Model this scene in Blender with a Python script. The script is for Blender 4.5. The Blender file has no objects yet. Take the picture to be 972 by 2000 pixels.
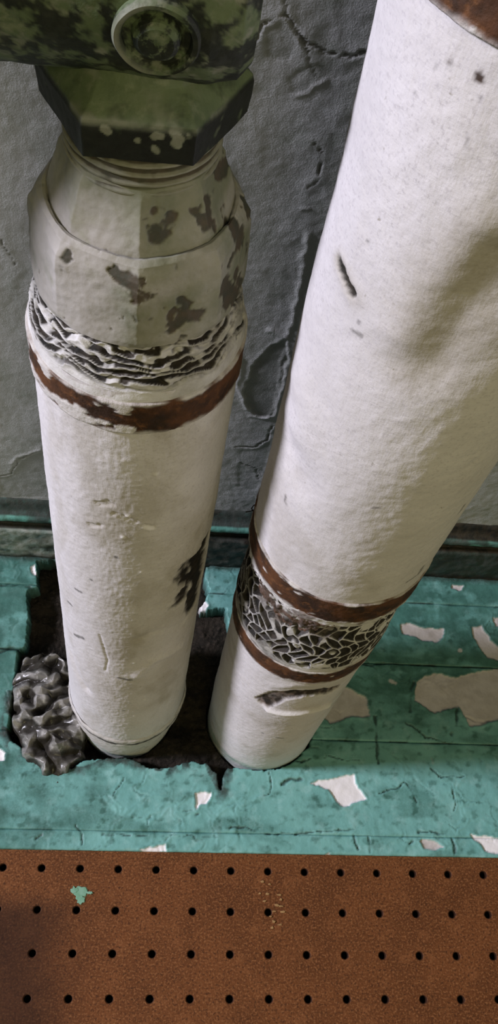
import bpy, math, random
import numpy as np
from mathutils import Matrix, Vector

sc = bpy.context.scene
COL = sc.collection
random.seed(4)

# ------------------------------------------------------------------ camera
FPX = 1682.82
ROT = np.array([[0.99378418, -0.05586197, -0.09629349],
                [0.00123309, 0.870456, -0.49224469],
                [0.11131701, 0.48906625, 0.86511428]])
CAM = np.array([-0.0581501, -0.07620839, 0.62988615])
cd = bpy.data.cameras.new('camera')
cam = bpy.data.objects.new('camera', cd)
COL.objects.link(cam)
cd.sensor_fit = 'VERTICAL'
cd.sensor_height = 36.0
cd.lens = FPX / 2000.0 * 36.0
cd.clip_start = 0.005
M4 = Matrix([list(ROT[i]) + [CAM[i]] for i in range(3)] + [[0, 0, 0, 1]])
cam.matrix_world = M4
sc.camera = cam

# ------------------------------------------------------------------ light
w = bpy.data.worlds.new('room_light')
sc.world = w
w.use_nodes = True
bg = w.node_tree.nodes['Background']
bg.inputs[0].default_value = (1.0, 0.97, 0.84, 1)
bg.inputs[1].default_value = 0.06

KEY_DIR = np.array([-0.985, -0.03, 0.62])
KEY_DIR = KEY_DIR / np.linalg.norm(KEY_DIR)
KEY_AT = np.array([0.0, 0.10, 0.25])
ld = bpy.data.lights.new('window_light', 'AREA')
ld.shape = 'DISK'
ld.size = 0.32
ld.energy = 70.0
ld.color = (0.97, 0.94, 1.08)
lo = bpy.data.objects.new('window_light', ld)
COL.objects.link(lo)
lo.location = Vector(KEY_AT + KEY_DIR * 2.5)
lo.rotation_euler = Vector(-KEY_DIR).to_track_quat('-Z', 'Y').to_euler()

# added warm fill light, unseen source, behind and to the right of the photographer
fd = bpy.data.lights.new('fill_light', 'AREA')
fd.shape = 'DISK'
fd.size = 0.9
fd.energy = 7.4
fd.color = (1.0, 0.88, 0.46)
fo_ = bpy.data.objects.new('fill_light', fd)
COL.objects.link(fo_)
FILL_DIR = np.array([0.13, -0.86, 0.64]); FILL_DIR = FILL_DIR / np.linalg.norm(FILL_DIR)
fo_.location = Vector(KEY_AT + FILL_DIR * 1.7)
fo_.rotation_euler = Vector(-FILL_DIR).to_track_quat('-Z', 'Y').to_euler()

vs = sc.view_settings
vs.view_transform = 'Standard'
vs.look = 'None'
vs.gamma = 1.0
vs.use_curve_mapping = False
vs.exposure = 0.0


# ------------------------------------------------------------------ picture -> place (used to read positions off the calibrated camera)
def ray(x, y):
    return ROT @ np.array([(x - 486) / FPX, -(y - 1000) / FPX, -1.0])


def on_plane(x, y, axis, val):
    d = ray(x, y)
    return CAM + d * ((val - CAM[axis]) / d[axis])


def on_floor(x, y, z=0.003):
    return on_plane(x, y, 2, z)[:2]


def on_wall(x, y, Y=0.24):
    q = on_plane(x, y, 1, Y)
    return np.array([q[0], q[2]])


def on_cyl(x, y, c, r):
    d = ray(x, y)
    o = CAM[:2] - np.array(c)
    a = d[0] ** 2 + d[1] ** 2
    b = 2 * (o @ d[:2])
    k = o @ o - r * r
    disc = b * b - 4 * a * k
    t = -b / (2 * a) if disc < 0 else (-b - math.sqrt(disc)) / (2 * a)
    return CAM + d * t


# ------------------------------------------------------------------ numpy noise
_rs = np.random.RandomState(7)
_P = _rs.permutation(256)
_P = np.concatenate([_P, _P, _P])
_G = _rs.normal(size=(256, 3))
_G /= np.linalg.norm(_G, axis=1)[:, None]


def perlin(x, y, z=0.0):
    x = np.asarray(x, float); y = np.asarray(y, float); z = np.broadcast_to(np.asarray(z, float), np.broadcast(x, y, z).shape)
    x = np.broadcast_to(x, z.shape); y = np.broadcast_to(y, z.shape)
    xi = np.floor(x).astype(int); yi = np.floor(y).astype(int); zi = np.floor(z).astype(int)
    xf = x - xi; yf = y - yi; zf = z - zi
    f = lambda t: t * t * t * (t * (t * 6 - 15) + 10)
    u, v, s = f(xf), f(yf), f(zf)

    def g(i, j, k):
        h = _P[(_P[(_P[(xi + i) & 255] + yi + j) & 255] + zi + k) & 255]
        G = _G[h]
        return G[..., 0] * (xf - i) + G[..., 1] * (yf - j) + G[..., 2] * (zf - k)
    L = lambda a, b, t: a + (b - a) * t
    return L(L(L(g(0, 0, 0), g(1, 0, 0), u), L(g(0, 1, 0), g(1, 1, 0), u), v),
             L(L(g(0, 0, 1), g(1, 0, 1), u), L(g(0, 1, 1), g(1, 1, 1), u), v), s)


def fbm(x, y, z=0.0, o=4, gain=0.5):
    a, s, f = 1.0, 0.0, 1.0
    for i in range(o):
        s = s + a * perlin(x * f + 17.3 * i, y * f - 9.1 * i, np.asarray(z) * f + 3.7 * i)
        a *= gain; f *= 2.03
    return s


def voronoi(x, y, period_x=None, jitter=0.9):
    """distance to the nearest cell border, and a random number per cell"""
    xi = np.floor(x).astype(int); yi = np.floor(y).astype(int)
    d1 = np.full(x.shape, 9.0); d2 = np.full(x.shape, 9.0); cid = np.zeros(x.shape)
    for i in (-1, 0, 1):
        for j in (-1, 0, 1):
            cx = xi + i; cy = yi + j
            kx = cx % period_x if period_x else cx
            h = _P[(_P[kx & 255] + cy) & 255]
            px = cx + 0.5 + jitter * (_P[h + 11] / 255.0 - 0.5)
            py = cy + 0.5 + jitter * (_P[h + 57] / 255.0 - 0.5)
            d = np.hypot(px - x, py - y)
            n = d < d1
            d2 = np.where(n, d1, np.minimum(d2, d))
            cid = np.where(n, h / 255.0, cid)
            d1 = np.where(n, d, d1)
    return d2 - d1, cid


def sstep(a, b, x):
    t = np.clip((x - a) / (b - a), 0, 1)
    return t * t * (3 - 2 * t)


def poly_dist(px, py, poly, closed=True):
    """distance to a polyline; negative inside when closed"""
    poly = np.asarray(poly, float)
    n = len(poly)
    d = np.full(px.shape, 9.0)
    ins = np.zeros(px.shape, bool)
    for i in range(n if closed else n - 1):
        a, b = poly[i], poly[(i + 1) % n]
        e = b - a
        t = np.clip(((px - a[0]) * e[0] + (py - a[1]) * e[1]) / (e @ e + 1e-12), 0, 1)
        d = np.minimum(d, np.hypot(px - a[0] - t * e[0], py - a[1] - t * e[1]))
        if closed:
            c = (a[1] > py) != (b[1] > py)
            with np.errstate(divide='ignore', invalid='ignore'):
                xx = a[0] + (py - a[1]) * e[0] / (e[1] if e[1] else 1e-12)
            ins ^= c & (px < xx)
    return np.where(ins, -d, d) if closed else d


def line3(V, pts):
    """distance of every vertex to a 3-D polyline"""
    pts = np.asarray(pts, float)
    if len(pts) == 1:
        return np.linalg.norm(V - pts[0], axis=-1)
    d = np.full(V.shape[:-1], 9.0)
    for a, b in zip(pts[:-1], pts[1:]):
        e = b - a
        t = np.clip(((V - a) @ e) / (e @ e + 1e-12), 0, 1)
        d = np.minimum(d, np.linalg.norm(V - a - t[..., None] * e, axis=-1))
    return d


# ------------------------------------------------------------------ mesh helpers
def make_mesh(name, V, quads, attrs=None, uv=None, smooth=True):
    me = bpy.data.meshes.new(name)
    V = np.asarray(V, np.float32).reshape(-1, 3)
    quads = np.asarray(quads, np.int32)
    nf, k = quads.shape
    me.vertices.add(len(V)); me.vertices.foreach_set('co', V.ravel())
    me.loops.add(nf * k); me.loops.foreach_set('vertex_index', quads.ravel())
    me.polygons.add(nf)
    me.polygons.foreach_set('loop_start', np.arange(0, nf * k, k, dtype=np.int32))
    me.polygons.foreach_set('loop_total', np.full(nf, k, np.int32))
    me.polygons.foreach_set('use_smooth', np.full(nf, smooth))
    me.update(calc_edges=True)
    for n, a in (attrs or {}).items():
        at = me.attributes.new(n, 'FLOAT', 'POINT')
        at.data.foreach_set('value', np.asarray(a, np.float32).ravel())
    if uv is not None:
        u = me.uv_layers.new(name='UVMap')
        u.data.foreach_set('uv', np.asarray(uv, np.float32).reshape(-1, 2)[quads.ravel()].ravel())
    me.validate()
    return me


def grid_faces(nu, nv, wrap=False):
    i, j = np.meshgrid(np.arange(nu - 1), np.arange(nv if wrap else nv - 1), indexing='ij')
    jn = (j + 1) % nv
    return np.stack([i * nv + j, i * nv + jn, (i + 1) * nv + jn, (i + 1) * nv + j], -1).reshape(-1, 4)


def link(name, me, m, parent=None):
    o = bpy.data.objects.new(name, me)
    COL.objects.link(o)
    if m: me.materials.append(m)
    if parent is not None: o.parent = parent
    return o


def empty(name, label, cat, loc=(0, 0, 0)):
    o = bpy.data.objects.new(name, None)
    COL.objects.link(o)
    o.empty_display_size = 0.02
    o['label'] = label; o['category'] = cat
    o.location = loc
    return o


def child(name, me, m, root, label=None):
    """mesh built in world coordinates, hung under a thing whose empty is not at the origin"""
    me.transform(Matrix.Translation(-root.location))
    o = link(name, me, m, root)
    if label: o['label'] = label
    return o


# ------------------------------------------------------------------ materials
def mat(name, cols, nscale=40.0, layers=(), rough=0.8, bumps=(), spec=0.3, ramp=(0.35, 0.65), speckle=None, uvbumps=(), metal=0.0):
    m = bpy.data.materials.new(name)
    m.use_nodes = True
    nt = m.node_tree; N = nt.nodes; L = nt.links
    b = N['Principled BSDF']
    b.inputs['Specular IOR Level'].default_value = spec
    tc = N.new('ShaderNodeTexCoord')

    def noise(s, det=6.0, rgh=0.6, vec=None, stretch=None):
        n = N.new('ShaderNodeTexNoise')
        n.inputs['Scale'].default_value = s; n.inputs['Detail'].default_value = det; n.inputs['Roughness'].default_value = rgh
        src = vec or tc.outputs['Object']
        if stretch:
            mp = N.new('ShaderNodeMapping'); mp.inputs['Scale'].default_value = stretch
            L.new(src, mp.inputs['Vector']); src = mp.outputs[0]
        L.new(src, n.inputs['Vector'])
        return n.outputs['Fac']

    def rng(x, a, c):
        r = N.new('ShaderNodeMapRange'); r.interpolation_type = 'SMOOTHSTEP'
        r.inputs['From Min'].default_value = a; r.inputs['From Max'].default_value = c
        L.new(x, r.inputs['Value'])
        return r.outputs[0]

    def mix(f, a, c):
        x = N.new('ShaderNodeMix'); x.data_type = 'RGBA'
        L.new(f, x.inputs[0])
        for sck, v in ((x.inputs[6], a), (x.inputs[7], c)):
            if isinstance(v, tuple): sck.default_value = v + (1,)
            else: L.new(v, sck)
        return x.outputs[2]
    c = mix(rng(noise(nscale), ramp[0], ramp[1]), cols[0], cols[1])
    if len(cols) > 2:
        c = mix(rng(noise(nscale * 3.3), 0.5, 0.72), c, cols[2])
    r = None
    if speckle:
        for (s, a, bb, colr) in speckle:
            c = mix(rng(noise(s, 3.0), a, bb), c, colr)
    for (attr, colr, lrough) in layers:
        at = N.new('ShaderNodeAttribute'); at.attribute_name = attr
        if isinstance(colr, list):
            colr = mix(rng(noise(colr[2]), 0.35, 0.65), colr[0], colr[1])
        # edge broken up by fine noise
        ad = N.new('ShaderNodeMath'); ad.operation = 'MULTIPLY_ADD'
        L.new(noise(700.0, 3.0), ad.inputs[0]); ad.inputs[1].default_value = 0.5; ad.inputs[2].default_value = -0.25
        ad2 = N.new('ShaderNodeMath'); ad2.operation = 'MULTIPLY_ADD'
        pr = N.new('ShaderNodeMath'); pr.operation = 'MULTIPLY'
        # only where the attribute lies between 0 and 1
        inv = N.new('ShaderNodeMath'); inv.operation = 'MULTIPLY_ADD'
        L.new(at.outputs['Fac'], inv.inputs[0]); inv.inputs[1].default_value = -4.0; inv.inputs[2].default_value = 4.0
        L.new(at.outputs['Fac'], pr.inputs[0]); L.new(inv.outputs[0], pr.inputs[1])
        cl = N.new('ShaderNodeClamp'); L.new(pr.outputs[0], cl.inputs['Value'])
        L.new(ad.outputs[0], ad2.inputs[0]); L.new(cl.outputs[0], ad2.inputs[1]); L.new(at.outputs['Fac'], ad2.inputs[2])
        cl2 = N.new('ShaderNodeClamp'); L.new(ad2.outputs[0], cl2.inputs['Value'])
        c = mix(cl2.outputs[0], c, colr)
    L.new(c, b.inputs['Base Color'])
    b.inputs['Roughness'].default_value = rough
    b.inputs['Metallic'].default_value = metal
    prev = None
    for (s, strength, dist) in bumps:
        bp = N.new('ShaderNodeBump'); bp.inputs['Strength'].default_value = strength; bp.inputs['Distance'].default_value = dist
        L.new(noise(s, 5.0), bp.inputs['Height'])
        if prev: L.new(prev, bp.inputs['Normal'])
        prev = bp.outputs[0]
    for (sx, sy, strength, dist) in uvbumps:
        bp = N.new('ShaderNodeBump'); bp.inputs['Strength'].default_value = strength; bp.inputs['Distance'].default_value = dist
        L.new(noise(1.0, 2.0, 0.5, tc.outputs['UV'], (sx, sy, 1)), bp.inputs['Height'])
        if prev: L.new(prev, bp.inputs['Normal'])
        prev = bp.outputs[0]
    if prev: L.new(prev, b.inputs['Normal'])
    return m


RUST = [(0.10, 0.040, 0.016), (0.035, 0.018, 0.010), 130.0]
DIRT_SHADE = [(0.030, 0.022, 0.014), (0.008, 0.007, 0.006), 160.0]  # dirt and soot colour, also used for painted shade
M_wall = mat('grey_plaster', [(0.375, 0.388, 0.382), (0.43, 0.44, 0.445), (0.32, 0.34, 0.32)], 14.0,
             [('crack', (0.035, 0.037, 0.033), 0.9), ('bare', [(0.17, 0.18, 0.165), (0.25, 0.26, 0.245), 90.0], 0.9), ('pale', (0.46, 0.47, 0.47), 0.9),
              ('darken', (0.22, 0.245, 0.20), 0.9)],
             0.72, [(520.0, 0.5, 0.0007), (1300.0, 0.6, 0.0005)], 0.35)
M_canvas = mat('painted_canvas', [(0.74, 0.715, 0.73), (0.66, 0.635, 0.64)], 18.0,
               [('grime_shade', [(0.30, 0.26, 0.18), (0.40, 0.36, 0.28), 60.0], 0.9), ('rust', RUST, 0.9), ('dark', DIRT_SHADE, 0.95), ('teal', [(0.30, 0.42, 0.38), (0.55, 0.56, 0.53), 70.0], 0.8),
                ('white', (0.82, 0.80, 0.80), 0.8)],
               0.75, [(420.0, 0.25, 0.0008)], 0.3, speckle=[(900.0, 0.50, 0.70, (0.60, 0.575, 0.59)), (230.0, 0.70, 0.78, (0.33, 0.30, 0.26))],
               uvbumps=[(1600, 300, 0.16, 0.0004), (300, 1600, 0.14, 0.0004)])
M_plaster = mat('old_plaster', [(0.74, 0.73, 0.73), (0.62, 0.61, 0.60)], 60.0,
                [('grime_shade', [(0.24, 0.22, 0.16), (0.16, 0.15, 0.11), 90.0], 0.9), ('rust', RUST, 0.9), ('dark', DIRT_SHADE, 0.95)], 0.8, [(500.0, 0.4, 0.0008)], 0.3)
M_rust = mat('rusty_steel', [(0.115, 0.046, 0.018), (0.038, 0.019, 0.011), (0.17, 0.072, 0.027)], 70.0,
             [('dark', DIRT_SHADE, 0.9), ('white', [(0.55, 0.52, 0.50), (0.70, 0.68, 0.66), 60.0], 0.8)], 0.75, [(220.0, 0.6, 0.0012), (800.0, 0.4, 0.0006)], 0.3)
M_union = mat('chipped_grey_paint', [(0.38, 0.36, 0.33), (0.46, 0.44, 0.42), (0.33, 0.32, 0.26)], 30.0,
              [('grime_shade', [(0.17, 0.185, 0.12), (0.25, 0.25, 0.18), 80.0], 0.9), ('chip', [(0.05, 0.052, 0.036), (0.085, 0.065, 0.045), 160.0], 0.9), ('dark', DIRT_SHADE, 0.9)],
              0.6, [(300.0, 0.3, 0.0008)], 0.4)
M_valve = mat('mottled_green_paint', [(0.135, 0.175, 0.088), (0.090, 0.125, 0.062), (0.19, 0.22, 0.135)], 60.0,
              [('chip', [(0.011, 0.013, 0.010), (0.006, 0.007, 0.006), 120.0], 0.8), ('pale', [(0.26, 0.265, 0.21), (0.19, 0.20, 0.15), 110.0], 0.9)],
              0.6, [(240.0, 0.4, 0.001)], 0.4)
M_teal = mat('cracked_teal_paint', [(0.19, 0.44, 0.41), (0.15, 0.37, 0.345), (0.24, 0.48, 0.455)], 30.0,
             [('grime_shade', [(0.030, 0.100, 0.078), (0.055, 0.165, 0.135), 70.0], 0.8), ('bare', [(0.56, 0.52, 0.51), (0.47, 0.43, 0.41), 120.0], 0.9), ('white', (0.85, 0.82, 0.83), 0.8),
              ('crack', (0.018, 0.040, 0.033), 0.9), ('dark', DIRT_SHADE, 0.95)],
             0.5, [(120.0, 0.25, 0.0012), (600.0, 0.25, 0.0006)], 0.4)
M_base = mat('dirty_teal_baseboard', [(0.035, 0.065, 0.055), (0.075, 0.095, 0.085), (0.06, 0.13, 0.11)], 45.0,
             [('bead', [(0.17, 0.42, 0.35), (0.10, 0.30, 0.25), 60.0], 0.7), ('bare', [(0.40, 0.42, 0.38), (0.22, 0.29, 0.25), 70.0], 0.9), ('dark', DIRT_SHADE, 0.95)],
             0.6, [(150.0, 0.5, 0.0015), (700.0, 0.3, 0.0006)], 0.35)
M_dirt = mat('black_dirt', [(0.014, 0.012, 0.009), (0.028, 0.022, 0.016), (0.045, 0.035, 0.026)], 120.0, [], 0.95, [(400.0, 0.8, 0.002)], 0.2,
             speckle=[(500.0, 0.72, 0.78, (0.14, 0.11, 0.08))])
M_foil = mat('crumpled_grey_film', [(0.26, 0.25, 0.235), (0.15, 0.145, 0.13), (0.42, 0.41, 0.39)], 70.0, [('grime_shade', [(0.016, 0.014, 0.011), (0.034, 0.030, 0.024), 80.0], 0.9)], 0.26, [(200.0, 0.3, 0.0008)], 0.3)
M_board = mat('brown_hardboard', [(0.155, 0.054, 0.017), (0.110, 0.038, 0.012), (0.19, 0.070, 0.024)], 22.0,
              [('darken', [(0.018, 0.008, 0.005), (0.035, 0.015, 0.008), 60.0], 0.9)], 0.7, [(700.0, 0.15, 0.0004)], 0.15,
              speckle=[(800.0, 0.48, 0.66, (0.25, 0.105, 0.040)), (650.0, 0.50, 0.68, (0.070, 0.026, 0.010))])
M_splash = mat('green_paint_drip', [(0.16, 0.34, 0.22), (0.22, 0.40, 0.30)], 200.0, [], 0.6)
M_speck = mat('ochre_paint_speck', [(0.36, 0.22, 0.09), (0.30, 0.17, 0.07)], 200.0, [], 0.6)
M_void = mat('dark_subfloor', [(0.02, 0.018, 0.015), (0.03, 0.026, 0.02)], 40.0, [], 0.95)

# ------------------------------------------------------------------ wall
WALL_Y = 0.24


def axis_steps(parts):
    out = []
    for a, b, s in parts:
        out.append(np.arange(a, b - s * 0.5, s))
    out.append([parts[-1][1]])
    return np.concatenate(out)


xs = axis_steps([(-0.75, -0.22, 0.012), (-0.22, 0.22, 0.0009), (0.22, 0.80, 0.012)])
zs = axis_steps([(0.0, 0.068, 0.01), (0.068, 0.48, 0.0009), (0.48, 1.0, 0.02)])
X, Z = np.meshgrid(xs, zs, indexing='ij')
wx = X + 0.0022 * fbm(X * 130, Z * 130, 3.3, 4); wz = Z + 0.0022 * fbm(X * 130, Z * 130, 8.1, 4)
H = 0.0007 * fbm(X * 28, Z * 28, 1.0, 4) + 0.0002 * fbm(X * 190, Z * 190, 2.0, 3)
crack = np.zeros_like(X); bare = np.zeros_like(X); pale = np.zeros_like(X)
W = lambda pts: [on_wall(*q) for q in pts]
for pts, wd, dep in [
    ([(505, 78), (515, 50), (540, 34), (562, 32), (574, 48), (590, 76), (625, 100), (660, 106), (690, 104), (722, 104)], 0.0008, 0.0016),
    ([(552, 0), (556, 18), (562, 32)], 0.0006, 0.001),
    ([(590, 76), (604, 120), (612, 150)], 0.0005, 0.001),
    ([(612, 280), (628, 300), (622, 350), (605, 365)], 0.0006, 0.0012),
    ([(460, 872), (492, 874), (520, 862), (530, 832)], 0.0008, 0.0014),
    ([(470, 905), (500, 915), (505, 940)], 0.0006, 0.001),
    ([(0, 930), (22, 925), (36, 898), (78, 878)], 0.0007, 0.0012),
    ([(2, 470), (30, 520), (24, 560)], 0.0004, 0.0007)]:
    d = poly_dist(wx, wz, W(pts), False)
    k = (1 - sstep(wd * 0.2, wd * 0.9, d)) * sstep(-0.5, 0.0, fbm(X * 90, Z * 90, 14, 2))
    crack = np.maximum(crack, k * 0.7)
    H += 0.6 * dep * k - 0.0003 * np.exp(-(d / 0.004) ** 2)
for pts, dep in [
    ([(556, 662), (522, 682), (492, 716), (478, 760), (484, 796), (505, 812), (532, 814), (546, 764), (560, 700)], 0.0022),
    ([(470, 880), (505, 876), (528, 862), (520, 905), (500, 960), (462, 950)], 0.0007),
    ([(0, 935), (28, 925), (40, 900), (84, 882), (92, 930), (98, 972), (0, 972)], 0.0009),
    ([(520, 60), (560, 44), (585, 90), (560, 120), (520, 110)], 0.0008),
    ([(560, 150), (620, 120), (650, 140), (600, 178), (575, 190)], 0.0008)]:
    d = poly_dist(wx, wz, W(pts))
    k = 1 - sstep(-0.0006, 0.0006, d)
    H += (0.28 if dep > 0.002 else 0.25) * dep * k - (0.0003 if dep > 0.002 else 0.0) * np.exp(-((d - 0.0012) / 0.0013) ** 2)
    bare = np.maximum(bare, k * (0.65 if dep > 0.002 else 0.3))
for pts, wd, ht in [
    ([(602, 460), (592, 500), (590, 545), (576, 600), (564, 650)], 0.0016, 0.0018),
    ([(528, 645), (545, 652), (558, 658)], 0.0018, 0.0022),
    ([(552, 690), (546, 740), (536, 790), (526, 815)], 0.0008, 0.0010),
    ([(488, 812), (510, 815), (526, 816)], 0.0009, 0.0016),
    ([(578, 190), (605, 176), (636, 150)], 0.0007, 0.0010),
    ([(470, 700), (466, 760), (482, 800)], 0.0016, 0.0016),
    ([(584, 408), (600, 408)], 0.0008, 0.0012),
    ([(20, 905), (34, 893), (78, 876)], 0.0008, 0.0014)]:
    d = poly_dist(wx, wz, W(pts), False)
    k = np.exp(-(d / wd) ** 2)
    H -= 0.35 * ht * k
    pale = np.maximum(pale, 0.5 * k)
# rough lumpy skim coat low down beside the pipes and a darker tone up by the valve and right pipe
low = sstep(0.20, 0.09, Z)
H += low * 0.0003 * np.abs(fbm(X * 90, Z * 90, 5.0, 3))
darken = np.clip(sstep(0.36, 0.46, Z) * sstep(0.03, -0.12, X) * 0.3 + 0.55 * sstep(-0.02, 0.05, X) * sstep(0.18, 0.30, Z) * (0.6 + fbm(X * 30, Z * 30, 7, 3)) + 0.22 * sstep(0.05, 0.6, fbm(X * 40, Z * 40, 6.0, 4)), 0, 0.5)
V = np.stack([X, WALL_Y + H, Z], -1)
me = make_mesh('wall_back', V, grid_faces(len(xs), len(zs)), dict(crack=crack, bare=bare, pale=pale, darken=darken))
wall = link('wall_back', me, M_wall)
wall['kind'] = 'structure'

# ------------------------------------------------------------------ baseboard
prof = [(0.2285, -0.004), (0.2285, 0.004), (0.2282, 0.018), (0.2284, 0.034), (0.2290, 0.0445), (0.2310, 0.0470), (0.2345, 0.0480), (0.2350, 0.0520),
        (0.2340, 0.0545), (0.2312, 0.0560), (0.2296, 0.0590), (0.2300, 0.0625), (0.2325, 0.0645), (0.2350, 0.0660), (0.2368, 0.0690), (0.2380, 0.0725), (0.2400, 0.0750), (0.2440, 0.0755)]
tags = ['p', 'p', 'p', 'p', 'p', 'g', 'g', 'g', 'g', 'b', 'b', 'b', 'o', 'o', 'o', 'o', 'o', 'o']
pp = []; tt = []
for (a, b), (c, d), t in zip(prof[:-1], prof[1:], tags):
    n = max(2, int(math.hypot(c - a, d - b) / 0.0012))
    for i in range(n):
        pp.append((a + (c - a) * i / n, b + (d - b) * i / n)); tt.append(t)
pp.append(prof[-1]); tt.append('o')
pp = np.array(pp); tt = np.array(tt)
bx_ = axis_steps([(-0.75, -0.24, 0.02), (-0.24, 0.26, 0.0012), (0.26, 0.80, 0.02)])
U, K = np.meshgrid(bx_, np.arange(len(pp)), indexing='ij')
BY = pp[K, 0]; BZ = pp[K, 1]
n1 = fbm(U * 60, BZ * 60, 2.0, 4)
BYd = BY - 0.0012 * n1 * (tt[K] == 'p') - 0.0007 * fbm(U * 120, BZ * 120, 1.0, 3)
BZd = BZ + 0.0006 * fbm(U * 50, BY * 50, 4.0, 3)
bead = np.where(tt[K] == 'b', sstep(-0.30, 0.10, fbm(U * 45, BZ * 90, 9.0, 3)), 0) * 0.95
bare = np.where(tt[K] == 'p', sstep(-0.1, 0.35, n1 + 0.25), 0) * 0.85 * sstep(0.000, 0.012, BZ) * sstep(0.10, 0.0, U)
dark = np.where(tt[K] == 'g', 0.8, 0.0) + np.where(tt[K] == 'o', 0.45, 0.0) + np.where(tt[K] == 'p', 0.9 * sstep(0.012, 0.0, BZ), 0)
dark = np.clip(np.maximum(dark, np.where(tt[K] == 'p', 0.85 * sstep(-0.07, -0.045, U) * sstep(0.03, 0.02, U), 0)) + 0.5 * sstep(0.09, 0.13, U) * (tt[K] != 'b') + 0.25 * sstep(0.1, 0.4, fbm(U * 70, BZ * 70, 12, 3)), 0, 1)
me = make_mesh('baseboard_back', np.stack([U, BYd, BZd], -1), grid_faces(len(bx_), len(pp)), dict(bead=bead, bare=bare, dark=dark))
bb = link('baseboard_back', me, M_base)
bb['kind'] = 'structure'

# ------------------------------------------------------------------ floor: teal painted boards with the ragged cut-out round the pipes
FZ = 0.003
sub = bpy.data.meshes.new('floor')
import bmesh
bm = bmesh.new()
r = bmesh.ops.create_cube(bm, size=1.0)
bmesh.ops.scale(bm, vec=(1.6, 0.95, 0.02), verts=bm.verts)
bmesh.ops.translate(bm, vec=(0, -0.225, -0.040), verts=bm.verts)
bm.to_mesh(sub); bm.free()
floor = link('floor', sub, M_void)
floor['kind'] = 'structure'

CUT = [on_floor(*q) for q in [(72, 1096), (74, 1148), (53, 1153), (56, 1200), (51, 1262), (34, 1272), (28, 1340), (14, 1430), (22, 1446), (60, 1470), (100, 1496), (140, 1500), (165, 1484),
                             (196, 1480), (240, 1479), (268, 1486), (292, 1500), (330, 1498), (372, 1486), (405, 1492), (424, 1512), (430, 1546), (436, 1512), (446, 1498)]]
cR = np.array([0.0215, 0.108])
for a in np.linspace(-105, 118, 26):   # close round the right pipe
    CUT.append(cR + 0.0405 * np.array([math.cos(math.radians(a)), math.sin(math.radians(a))]))
CUT += [on_floor(*q) for q in [(440, 1188), (412, 1190), (394, 1192), (390, 1184), (402, 1172), (408, 1148), (401, 1130), (402, 1108), (412, 1102), (414, 1086), (408, 1076), (300, 1072), (140, 1090)]]
CUT = np.array(CUT)
BARE = [([(645, 1345), (665, 1335), (690, 1350), (712, 1360), (725, 1400), (690, 1400), (645, 1412), (630, 1400)], 'bare'),
        ([(812, 1332), (850, 1314), (890, 1324), (930, 1312), (985, 1302), (985, 1402), (920, 1420), (896, 1380), (870, 1386), (850, 1396), (830, 1380), (810, 1370)], 'bare'),
        ([(782, 1222), (800, 1218), (835, 1228), (865, 1228), (868, 1240), (850, 1256), (825, 1250), (785, 1235)], 'bare'),
        ([(920, 1225), (940, 1222), (955, 1250), (985, 1270), (985, 1295), (950, 1285), (925, 1245)], 'bare'),
        ([(960, 1206), (985, 1204), (985, 1226), (968, 1224)], 'bare'),
        ([(880, 1142), (905, 1142), (900, 1152), (880, 1150)], 'bare'),
        ([(608, 1527), (650, 1522), (688, 1512), (712, 1560), (670, 1577), (640, 1545)], 'white'),
        ([(380, 1550), (410, 1548), (405, 1570), (385, 1578)], 'white'),
        ([(275, 1658), (322, 1650), (322, 1664), (280, 1666)], 'white'),
        ([(920, 1630), (985, 1640), (985, 1672), (945, 1660)], 'white'),
        ([(636, 1668), (644, 1664), (648, 1674), (638, 1676)], 'white'),
        ([(-10, 1462), (12, 1468), (10, 1484), (-10, 1488)], 'white'),
        ([(61, 1106), (70, 1104), (69, 1124), (60, 1119)], 'white'),
        ([(388, 1180), (398, 1172), (406, 1180), (400, 1191), (392, 1191)], 'white'),
        ([(820, 1640), (846, 1638), (868, 1656), (850, 1662), (830, 1660)], 'bare')]
BARE = [(np.array([on_floor(*q) for q in p]), k) for p, k in BARE]
CRACKS = [([(740, 1550), (760, 1544), (791, 1529), (805, 1548), (813, 1568)], 0.0006), ([(881, 1530), (887, 1556), (887, 1580)], 0.0006),
          ([(733, 1400), (733, 1433), (738, 1490)], 0.0011), ([(795, 1412), (830, 1440), (869, 1449)], 0.0006), ([(893, 1384), (890, 1410), (881, 1433)], 0.0014),
          ([(807, 1335), (800, 1360), (801, 1388)], 0.0013), ([(815, 1626), (840, 1624), (866, 1630)], 0.0007), ([(239, 1519), (232, 1535), (221, 1555)], 0.0005),
          ([(426, 1500), (430, 1530), (432, 1556)], 0.0014), ([(440, 1617), (480, 1616), (520, 1632), (600, 1626), (690, 1620)], 0.0006),
          ([(548, 1532), (566, 1524), (590, 1522)], 0.0013), ([(527, 1510), (530, 1548), (500, 1560)], 0.0006), ([(455, 1556), (490, 1562), (500, 1560)], 0.0005),
          ([(934, 1480), (940, 1500)], 0.0014), ([(690, 1630), (700, 1660)], 0.0008), ([(718, 1635), (722, 1664)], 0.0010), ([(882, 1640), (888, 1668)], 0.0012),
          ([(150, 1610), (160, 1630), (158, 1650)], 0.0006), ([(70, 1640), (80, 1630)], 0.0008), ([(200, 1630), (330, 1632), (430, 1634)], 0.0005),
          ([(800, 1648), (806, 1640)], 0.0010), ([(376, 1596), (388, 1588)], 0.0012), ([(570, 1490), (640, 1478), (700, 1486)], 0.0005), ([(840, 1500), (860, 1520), (905, 1515)], 0.0005),
          ([(690, 1290), (720, 1300), (760, 1296)], 0.0012), ([(700, 1250), (715, 1280)], 0.0010), ([(910, 1400), (940, 1410), (972, 1408)], 0.0012),
          ([(-5, 1145), (30, 1142), (60, 1150)], 0.0011), ([(-5, 1272), (20, 1268), (54, 1268)], 0.0013)]
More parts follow.
